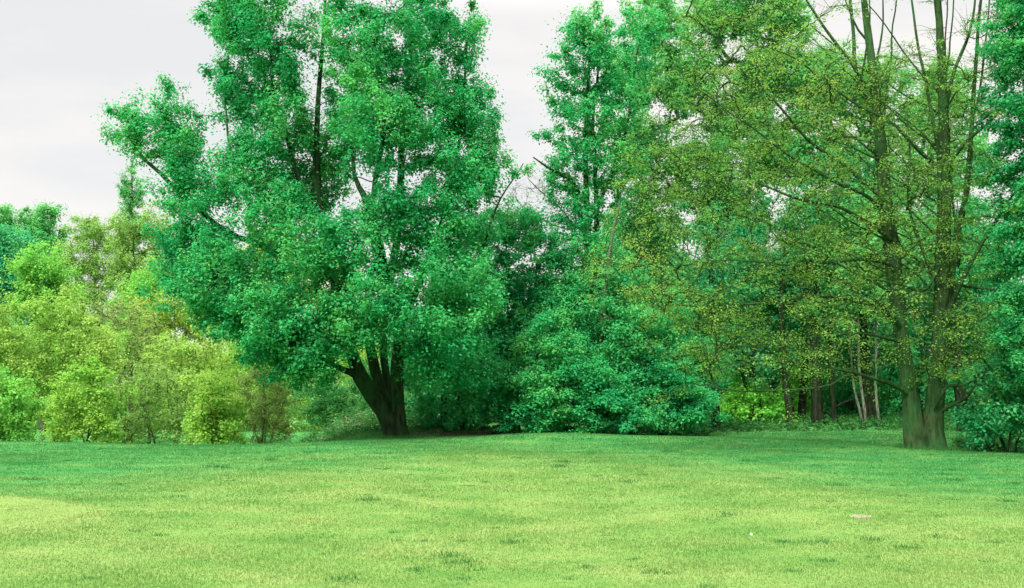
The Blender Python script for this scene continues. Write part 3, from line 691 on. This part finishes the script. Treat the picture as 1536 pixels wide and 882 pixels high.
simple('bush', 'light green bush showing between the bent trunk and the stoutest woodland trunk', 'bush', 1205, 55.,
    [(1190, 600, 24, 40, 0, 1.4), (1215, 610, 24, 36, 0, 1.4), (1205, 570, 30, 30, 0, 1.4)], 'spring', 'bark_dark', 57, trunk_w=.06, dens=10, k=60, L=.14, crad=.45, nstems=3)
simple('bush', 'light green bush behind the pale birches', 'bush', 1285, 55.,
    [(1270, 600, 28, 40, 0, 1.4), (1305, 600, 28, 40, 0, 1.4), (1285, 560, 36, 36, 0, 1.5), (1270, 500, 36, 40, 0, 1.5)], 'emerald', 'bark_dark', 58, trunk_w=.06, dens=10, k=60, L=.14, crad=.45, nstems=3)
simple('bush', 'light green bush in the gap between the birches and the forked mossy trunk', 'bush', 1345, 53.,
    [(1335, 600, 22, 40, 0, 1.3), (1345, 560, 30, 36, 0, 1.4), (1340, 510, 30, 40, 0, 1.4), (1430, 590, 36, 50, 0, 1.6)], 'emerald', 'bark_dark', 59, trunk_w=.06, dens=10, k=60, L=.14, crad=.45, nstems=3)

# pale leaning bare trunk and the broken branch beside it
def dead_stem():
    Yd = 43.
    b = on_ground(897, Yd) - np.array([0, 0, .05])
    st = [[(893, 655, 10), (898, 560, 9), (905, 470, 8), (912, 400, 7), (920, 345, 6), (930, 305, 4)], [(902, 470, 6), (915, 478, 4, -.3), (930, 490, 3, -.6)]]
    root = empty('dead_tree', b); tag(root, 'bare pale leaning stem with a snapped side branch among the emerald leaves', 'dead tree')
    for i, s in enumerate(st):
        pp, rd = catmull(*px_stem(s, Yd)); mb = MB(); mb.tubes((pp - b)[None], rd[None], 9, .1, rngb); mb.build('trunk' if i == 0 else 'bough', M['bark_grey'], root)
dead_stem()

# fallen log and the strip of bare earth
def log_and_soil():
    rng = np.random.default_rng(61)
    Yl = 40.6
    pts = [P(p, y, Yl + d) for p, y, d in ((655, 656, .3), (688, 651, .2), (722, 651, .4), (745, 643, .3), (762, 630, .5))]
    pp, rd = catmull(pts, [.09, .13, .15, .12, .05], .2)
    b = pp[0].copy()
    root = empty('fallen_log', b); tag(root, 'fallen dark log lying on bare earth under the shady bush', 'log')
    mb = MB(); mb.tubes((pp - b)[None], rd[None], 12, .14, rng); mb.build('trunk', M['log'], root)
    A = P(752, 636, Yl + .3); mb = MB(); q, r = catmull([A, A + [.25, -.1, .3], A + [.35, -.2, .75]], [.07, .05, .02], .1)
    mb.tubes((q - b)[None], r[None], 8, .1, rng); mb.build('bough', M['log'], root)
    # worn earth: a thin uneven sheet just above the lawn
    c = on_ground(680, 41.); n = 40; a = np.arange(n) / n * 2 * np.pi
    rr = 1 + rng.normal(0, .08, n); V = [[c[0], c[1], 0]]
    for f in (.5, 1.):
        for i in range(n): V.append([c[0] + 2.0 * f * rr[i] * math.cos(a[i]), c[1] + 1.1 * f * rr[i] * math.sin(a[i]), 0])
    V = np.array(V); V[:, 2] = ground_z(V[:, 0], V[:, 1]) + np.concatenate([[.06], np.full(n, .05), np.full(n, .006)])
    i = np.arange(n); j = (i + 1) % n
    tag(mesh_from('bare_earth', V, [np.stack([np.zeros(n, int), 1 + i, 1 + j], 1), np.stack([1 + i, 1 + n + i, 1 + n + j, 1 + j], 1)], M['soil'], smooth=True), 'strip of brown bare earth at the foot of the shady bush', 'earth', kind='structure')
log_and_soil()

# ---------------------------------------------------------------- woodland trunks seen under the boughs
def wood_tree(label, pts, Yw, bark, seed, leaf='wood', crown=None, group=None, extra=(), name='woodland_tree'):
    b = on_ground(pts[0][0], Yw) - np.array([0, 0, .08])
    st = [px_stem(pts, Yw)] + [px_stem(e, Yw) for e in extra]
    st[0][0][0] = b
    tx, ty = pts[-1][0], pts[-1][1]
    lob = crown or [(tx - 30, ty + 20, 40, 40, 0, 2), (tx + 30, ty + 10, 40, 40, 0, 2), (tx, ty - 40, 50, 40, 0, 2), (tx, ty + 70, 60, 30, 0, 2)]
    return make_tree(name, label, 'tree', b, st, px_lobes(lob, Yw, 7), leaf, bark, seed, k=55, L=.16, crad=.6, group=group, twig_r=.01)
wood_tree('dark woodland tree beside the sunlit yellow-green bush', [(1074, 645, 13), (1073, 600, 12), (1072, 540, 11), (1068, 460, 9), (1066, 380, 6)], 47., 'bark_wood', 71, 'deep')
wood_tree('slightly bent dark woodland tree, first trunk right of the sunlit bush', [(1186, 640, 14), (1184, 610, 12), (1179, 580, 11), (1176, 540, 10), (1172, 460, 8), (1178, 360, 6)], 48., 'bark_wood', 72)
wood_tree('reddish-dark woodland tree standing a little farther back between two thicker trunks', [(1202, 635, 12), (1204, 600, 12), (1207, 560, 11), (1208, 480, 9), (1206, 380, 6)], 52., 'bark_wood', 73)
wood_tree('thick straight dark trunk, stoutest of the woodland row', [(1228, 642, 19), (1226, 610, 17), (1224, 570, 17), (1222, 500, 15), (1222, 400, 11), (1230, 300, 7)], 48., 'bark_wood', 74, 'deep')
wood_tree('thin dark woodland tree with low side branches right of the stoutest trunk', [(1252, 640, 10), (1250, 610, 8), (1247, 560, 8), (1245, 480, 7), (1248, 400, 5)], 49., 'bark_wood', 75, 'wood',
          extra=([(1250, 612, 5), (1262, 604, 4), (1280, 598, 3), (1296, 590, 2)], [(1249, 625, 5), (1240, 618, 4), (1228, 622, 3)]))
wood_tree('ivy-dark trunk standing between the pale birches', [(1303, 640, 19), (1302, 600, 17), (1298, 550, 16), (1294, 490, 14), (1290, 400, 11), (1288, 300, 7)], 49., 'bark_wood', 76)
BG = 'slender pale birches at the wood edge'
wood_tree('slim pale birch, leftmost of three, leaning left', [(1296, 640, 4), (1288, 610, 4), (1281, 580, 3.5), (1277, 540, 3), (1272, 470, 3), (1268, 390, 3)], 47.5, 'bark_birch', 77, 'mid', group=BG, name='birch_tree')
wood_tree('slim pale birch in front of the ivy-dark trunk', [(1301, 640, 5), (1296, 610, 4.5), (1291, 575, 4), (1288, 530, 4), (1287, 460, 3), (1282, 380, 3)], 47., 'bark_birch', 78, 'mid', group=BG, name='birch_tree')
wood_tree('slim pale birch right of the ivy-dark trunk', [(1321, 640, 5), (1316, 612, 4.5), (1313, 575, 4), (1314, 530, 4), (1314, 470, 3), (1318, 380, 3)], 47., 'bark_birch', 79, 'mid', group=BG, name='birch_tree')
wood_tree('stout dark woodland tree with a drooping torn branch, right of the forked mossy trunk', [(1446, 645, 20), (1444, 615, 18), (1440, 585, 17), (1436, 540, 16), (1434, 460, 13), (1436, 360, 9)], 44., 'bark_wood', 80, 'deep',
          extra=([(1443, 590, 10), (1455, 596, 9, -.3), (1463, 612, 7, -.5), (1460, 624, 4, -.6)],))
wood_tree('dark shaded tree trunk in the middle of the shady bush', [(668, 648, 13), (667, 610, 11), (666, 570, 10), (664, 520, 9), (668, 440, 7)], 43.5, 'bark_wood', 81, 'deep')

# ---------------------------------------------------------------- woodland mass and undergrowth
def woodland():
    rng = np.random.default_rng(91)
    n = 6000
    x = rng.uniform(-7, 46, n); y = rng.uniform(57, 74, n)
    top = 9.5 + 2 * np.sin(x * .35) + 1.2 * np.sin(x * .9 + y)
    top = np.where(x < 6, 6.0 + .5 * np.clip(x, 0, 6), top)
    z = rng.random(n) ** 1.25 * top + .3
    V, Fc, ti = leaf_arrays(np.stack([x, y, z], 1), unit(rng.normal(size=(n, 3))), rng.uniform(.7, 1.5, n), 62, .24, rng, .8, 1.2, .7, .3)
    tag(mesh_from('woodland', V, [Fc], M['wood'], attr=ti), 'deep green mass of woodland behind the nearer trees', 'woodland', kind='stuff')
    n = 2600
    y = rng.uniform(100, 122, n); x = rng.uniform(-.62, -.02, n) * y
    z = rng.random(n) ** .8 * (9 + 1.6 * np.sin(x * .25) + 1.2 * np.sin(x * .7)) - 2.1
    V, Fc, ti = leaf_arrays(np.stack([x, y, z], 1), unit(rng.normal(size=(n, 3))), rng.uniform(1., 2., n), 50, .34, rng, .8, 1.2, .7, .3)
    tag(mesh_from('woodland', V, [Fc], M['pale'], attr=ti), 'far light green woodland closing the valley on the left', 'woodland', kind='stuff')
    n = 2600
    y = rng.uniform(44.5, 66, n); x = rng.uniform(-.60, -.10, n) * y; x = np.minimum(x, -6.5)
    c = np.stack([x, y, ground_z(x, y) + rng.random(n) ** 1.4 * 1.3], 1)
    V, Fc, ti = leaf_arrays(c, np.tile([0, 0, 1.], (n, 1)), rng.uniform(.25, .55, n), 44, .12, rng, .8, 1.3, .7, .3)
    tag(mesh_from('undergrowth', V, [Fc], M['mid'], attr=ti), 'tangled green undergrowth on the valley floor between the shrubs', 'undergrowth', kind='stuff')
    # nettles and ground ivy along the wood edge
    n = 900
    px = rng.uniform(1030, 1640, n); yy = rng.uniform(45., 53., n)
    xx = (px - 768) / F * yy; h = rng.random(n) * .2
    c = np.stack([xx, yy, ground_z(xx, yy) + h], 1)
    V, Fc, ti = leaf_arrays(c, np.tile([0, 0, 1.], (n, 1)), rng.uniform(.18, .34, n), 34, .11, rng, .8, 1.2, .7, .2)
    n2 = 260
    px = np.concatenate([rng.uniform(1425, 1640, 150), rng.uniform(600, 1060, 110)]); yy = np.concatenate([rng.uniform(31.5, 37., 150), rng.uniform(41, 43.5, 110)])
    xx = (px - 768) / F * yy
    c = np.stack([xx, yy, ground_z(xx, yy) + rng.random(n2) * .22], 1)
    V2, F2, t2 = leaf_arrays(c, np.tile([0, 0, 1.], (n2, 1)), rng.uniform(.12, .26, n2), 30, .09, rng, .8, 1.1, .7, .2)
    tag(mesh_from('undergrowth', np.vstack([V, V2]), [np.vstack([Fc, F2 + len(V)])], M['weed'], attr=np.concatenate([ti, t2])), 'low leafy undergrowth along the shaded edge of the wood', 'undergrowth', kind='stuff')
    n = 420
    x = rng.normal(-6.2, 1.4, n); y = rng.uniform(41.2, 46.5, n)
    V, Fc, ti = leaf_arrays(np.stack([x, y, ground_z(x, y) + rng.random(n) * .45], 1), np.tile([0, 0, 1.], (n, 1)), rng.uniform(.15, .3, n), 40, .08, rng, 1., 1.5, .7, .2)
    tag(mesh_from('tall_weeds', V, [Fc], M['mid'], attr=ti), 'green tall weeds growing among the cream flowers', 'weeds', kind='stuff')
    # long grass on the bank behind the leaning trunks
    n = 34000
    x = rng.uniform(-10.5, -2.6, n); y = rng.uniform(38.6, 46.5, n)
    cl = .55 + .45 * np.sin(x * 3.1 + np.sin(y * 2.3) * 2) * np.sin(y * 2.7 + np.cos(x * 1.9) * 2)
    v, f = blades(x, y, rng.uniform(.10, .46, n) * cl * (.25 + .75 * sstep(39.5, 42.6, y)), rng.uniform(.014, .028, n), rng, .6)
    tag(mesh_from('long_grass', v, [f], M['blade'], attr=rng.random(n)), 'long uncut grass on the bank behind the leaning trunks', 'grass', kind='stuff')
    # cow parsley: cream flower heads on thin stems, too many to count
    n = 240
    x = rng.normal(-6.2, 1.2, n); y = rng.uniform(41.2, 45.5, n)
    h = rng.uniform(.2, .75, n) * rng.uniform(.5, 1, n); c = np.stack([x, y, ground_z(x, y) + h], 1)
    V, Fc, ti = leaf_arrays(c, np.tile([1., 0, 0], (n, 1)), rng.uniform(.05, .11, n), 16, .045, rng, .3, 1.2, 1.2, .2)
    mb = MB(); foot = c.copy(); foot[:, 2] -= h; foot[:, 0] += rng.normal(0, .08, n)
    mb.tubes(np.stack([foot, (foot + c) / 2 + rng.normal(0, .02, (n, 3)), c], 1), np.full((n, 3), .006), 4)
    fl = mesh_from('cow_parsley', V, [Fc], M['flower'], attr=ti); tag(fl, 'drift of cream cow parsley flowers on the grassy bank', 'wildflowers', kind='stuff')
    mb.build('stalk', M['weed'], fl)['kind'] = 'stuff'
woodland()

# ---------------------------------------------------------------- the valley of shrubs and trees on the left
S = simple
S('shrub', 'vivid green shrub cut off by the left edge at the front of the thicket', 'shrub', 15, 39.5, [(10, 600, 36, 36, 0, 1.3), (-30, 590, 40, 50, 0, 1.3), (30, 640, 32, 30, 0, 1.2), (-10, 650, 40, 30, 0, 1.2)], 'vivid', 'bark_twig', 101, trunk_w=.08, dens=15, nstems=4, k=70, L=.12, crad=.4)
S('shrub', 'bushy lime shrub with pointed top at the front, second from the left edge', 'shrub', 128, 43., [(135, 570, 30, 30, 0, 1.2), (110, 605, 40, 34, 0, 1.4), (160, 610, 34, 36, 0, 1.3), (95, 640, 32, 30, 0, 1.2), (145, 645, 42, 28, 0, 1.4)], 'lime', 'bark_twig', 102, trunk_w=.08, dens=14, nstems=4, k=66, L=.11, crad=.42)
S('shrub', 'bright lime shrub with cone shaped crown at the front, right of the twiggy stems', 'shrub', 322, 42.5, [(320, 585, 24, 28, 0, 1), (335, 610, 30, 30, 0, 1.1), (300, 630, 26, 28, 0, 1), (335, 645, 32, 26, 0, 1.2), (310, 650, 30, 22, 0, 1)], 'lime', 'bark_twig', 103, trunk_w=.08, dens=15, nstems=4, k=66, L=.12, crad=.4)
S('shrub', 'olive-brown twiggy shrub between the two front lime shrubs', 'shrub', 230, 45., [(210, 580, 36, 40, 0, 1.4), (255, 590, 36, 50, 0, 1.4), (225, 630, 46, 36, 0, 1.5), (190, 640, 26, 34, 0, 1.2), (270, 640, 30, 34, 0, 1.2)], 'grey', 'bark_twig', 104, trunk_w=.06, dens=13, nstems=6, k=40, L=.09, crad=.42, side_twigs=3, twig_r=.007)
S('shrub', 'brownish twiggy shrub left of the leaning tree, beside the cream flowers', 'shrub', 392, 45., [(395, 565, 34, 34, 0, 1.3), (380, 600, 34, 40, 0, 1.3), (415, 610, 30, 40, 0, 1.2), (395, 640, 40, 30, 0, 1.4)], 'brown', 'bark_twig', 105, trunk_w=.06, dens=13, nstems=5, k=46, L=.09, crad=.42, side_twigs=3, twig_r=.007)
S('shrub', 'soft green shrub seen under the leaning tree behind the cream flowers', 'shrub', 500, 49., [(470, 590, 40, 40, 0, 1.6), (520, 600, 40, 36, 0, 1.6), (550, 580, 36, 44, 0, 1.6), (490, 620, 50, 24, 0, 1.6), (570, 610, 36, 34, 0, 1.4)], 'mid', 'bark_twig', 106, trunk_w=.08, dens=11, nstems=4, k=66, L=.11, crad=.48)
S('small_tree', 'yellow-green tree rising behind the brownish twiggy shrub', 'tree', 400, 54., [(360, 530, 26, 40, 0, 1.5), (420, 540, 34, 36, 0, 1.6), (390, 580, 50, 44, 0, 2), (440, 560, 24, 34, 0, 1.2)], 'lime', 'bark_twig', 107, trunk_w=.12, dens=10, nstems=3, k=60, L=.12, crad=.5)
S('small_tree', 'pale yellow-green tree in the middle of the thicket with upright soft sprays', 'tree', 290, 53., [(270, 520, 34, 34, 0, 1.6), (310, 530, 34, 40, 0, 1.6), (290, 580, 56, 50, 0, 2), (250, 570, 34, 44, 0, 1.6), (340, 590, 30, 50, 0, 1.6)], 'pale', 'bark_twig', 108, trunk_w=.12, dens=10, nstems=4, k=58, L=.11, crad=.5, side_twigs=1)
S('small_tree', 'mottled light green tree behind the bushy lime shrub', 'tree', 90, 51., [(85, 470, 44, 34, 0, 1.7), (60, 510, 44, 44, 0, 1.8), (120, 510, 40, 46, 0, 1.8), (90, 560, 64, 44, 0, 2.2), (150, 540, 30, 40, 0, 1.5)], 'pale', 'bark_twig', 109, trunk_w=.14, dens=10.5, nstems=4, k=60, L=.12, crad=.5)
S('small_tree', 'soft green tree at the left edge above the vivid shrub', 'tree', 5, 48., [(10, 500, 40, 40, 0, 1.7), (-30, 520, 40, 60, 0, 1.7), (20, 550, 46, 40, 0, 1.8), (-20, 460, 40, 30, 0, 1.4)], 'pale', 'bark_twig', 110, trunk_w=.14, dens=10.5, nstems=3, k=60, L=.12, crad=.5)
S('small_tree', 'grey-brown almost leafless tree in the heart of the thicket', 'tree', 190, 55., [(170, 470, 30, 26, 0, 1.5), (200, 490, 34, 34, 0, 1.6), (185, 540, 50, 44, 0, 2), (235, 520, 34, 40, 0, 1.6)], 'brown', 'bark_twig', 111, trunk_w=.12, dens=11, nstems=5, k=34, L=.1, crad=.5, side_twigs=4, twig_r=.009)
S('small_tree', 'round golden-green tree tucked under the left end of the great crown', 'tree', 265, 60., [(262, 460, 44, 32, 0, 2), (230, 480, 34, 30, 0, 1.6), (295, 485, 34, 30, 0, 1.6), (265, 520, 60, 44, 0, 2.2)], 'gold', 'bark_twig', 112, trunk_w=.16, dens=9.5, nstems=3, k=64, L=.13, crad=.55)
S('broadleaf_tree', 'vivid green round tree standing out against darker blue-green foliage', 'tree', 65, 66., [(65, 395, 36, 30, 0, 2), (45, 425, 30, 34, 0, 1.7), (88, 425, 28, 36, 0, 1.6), (65, 460, 44, 36, 0, 2.2), (65, 520, 44, 44, 0, 2.2)], 'vivid', 'bark_twig', 113, trunk_w=.25, dens=9, nstems=3, k=64, L=.16, crad=.6)
S('broadleaf_tree', 'dark blue-green tree at the left edge of the valley', 'tree', 10, 70., [(15, 375, 36, 40, 0, 2.2), (-25, 390, 40, 60, 0, 2.4), (20, 430, 40, 50, 0, 2.4), (0, 510, 60, 60, 0, 3)], 'teal', 'bark_dark', 114, trunk_w=.3, dens=8, nstems=3, k=70, L=.17, crad=.65)
S('broadleaf_tree', 'light green tree topping the skyline at the far left', 'tree', 30, 88., [(20, 335, 40, 24, 0, 3), (70, 330, 26, 22, 0, 2), (60, 360, 40, 30, 0, 3), (-20, 350, 50, 40, 0, 3), (30, 420, 60, 60, 0, 3)], 'mid', 'bark_dark', 115, trunk_w=.3, dens=6.5, nstems=3, k=70, L=.2, crad=.75)
S('broadleaf_tree', 'hazy olive-green tree with twiggy top on the skyline', 'tree', 150, 80., [(140, 350, 36, 30, 0, 2.6), (110, 390, 30, 36, 0, 2.4), (160, 390, 44, 44, 0, 3), (130, 450, 56, 50, 0, 3), (140, 520, 60, 50, 0, 3)], 'grey', 'bark_twig', 116, trunk_w=.25, dens=7.5, nstems=4, k=60, L=.15, crad=.7, side_twigs=3, twig_r=.012)
S('broadleaf_tree', 'greyish olive tree beneath the pointed poplar on the skyline', 'tree', 215, 76., [(200, 350, 36, 34, 0, 2.6), (240, 350, 30, 40, 0, 2.4), (205, 410, 44, 44, 0, 3), (245, 420, 34, 40, 0, 2.4), (220, 480, 50, 50, 0, 3)], 'grey', 'bark_twig', 117, trunk_w=.25, dens=7.5, nstems=4, k=60, L=.15, crad=.65, side_twigs=3, twig_r=.012)
S('poplar_tree', 'slim pointed poplar standing above the skyline left of the great tree', 'tree', 196, 96., [(198, 262, 5, 20, 0, .5), (186, 284, 8, 26, 0, .7), (194, 300, 10, 28, 0, .9), (208, 290, 8, 26, 0, .7), (196, 340, 16, 36, 0, 1.2), (196, 420, 18, 60, 0, 1.6)], 'mid', 'bark_twig', 118, trunk_w=.2, dens=26, k=34, L=.14, crad=.34, elong=2.0, twig_r=.012, jit=.1, axis_up=1.)
S('small_tree', 'fresh light green tree left of the round golden tree', 'tree', 215, 64., [(225, 425, 34, 24, 0, 2), (205, 450, 30, 30, 0, 2), (240, 415, 30, 20, 0, 1.6), (210, 500, 44, 44, 0, 2.4)], 'vivid', 'bark_twig', 119, trunk_w=.16, dens=9, nstems=3, k=60, L=.14, crad=.58)
S('broadleaf_tree', 'distant grey-green tree seen through the great crown', 'tree', 380, 82., [(330, 400, 50, 40, 0, 3), (400, 390, 50, 50, 0, 3), (350, 460, 70, 50, 0, 3), (450, 440, 60, 60, 0, 3), (400, 530, 80, 50, 0, 3), (520, 430, 50, 50, 0, 3), (500, 520, 60, 60, 0, 3)], 'lime', 'bark_twig', 120, trunk_w=.3, dens=5, nstems=4, k=66, L=.2, crad=.8)

# ---------------------------------------------------------------- small things on the lawn
def blob(name, label, cat, px, py, size, mat, seed, kind=None):
    rng = np.random.default_rng(seed)
    Yb = F * EYE / (py - HORIZON); c = on_ground(px, Yb)
    n = 22; a = np.arange(n) / n * 2 * np.pi; rr = 1 + rng.normal(0, .16, n)
    rings = [(1., .002), (.7, size[2] * .75), (.35, size[2])]
    V = []
    for f, z in rings:
        for i in range(n): V.append([size[0] * f * rr[i] * math.cos(a[i]), size[1] * f * rr[i] * math.sin(a[i]), z + rng.normal(0, size[2] * .12)])
    V.append([0, 0, size[2]]); V = np.array(V); i = np.arange(n); j = (i + 1) % n
    V[:, 2] += ground_z(V[:, 0] + c[0], V[:, 1] + c[1]) - c[2]
    Q = np.vstack([np.stack([q * n + i, q * n + j, (q + 1) * n + j, (q + 1) * n + i], 1) for q in (0, 1)])
    T3 = np.stack([2 * n + i, 2 * n + j, np.full(n, 3 * n)], 1)
    o = mesh_from(name, V, [Q, T3], M[mat], smooth=True); o.location = tuple(c)
    return tag(o, label, cat, kind=kind)
blob('sand_patch', 'small worn patch of pale sandy soil on the lawn before the forked tree', 'sand', 1290, 769, (.15, .26, .012), 'sand', 7)
blob('paper_scrap', 'tiny white scrap of litter lying on the open lawn', 'litter', 1124, 791, (.018, .02, .026), 'paper', 8)
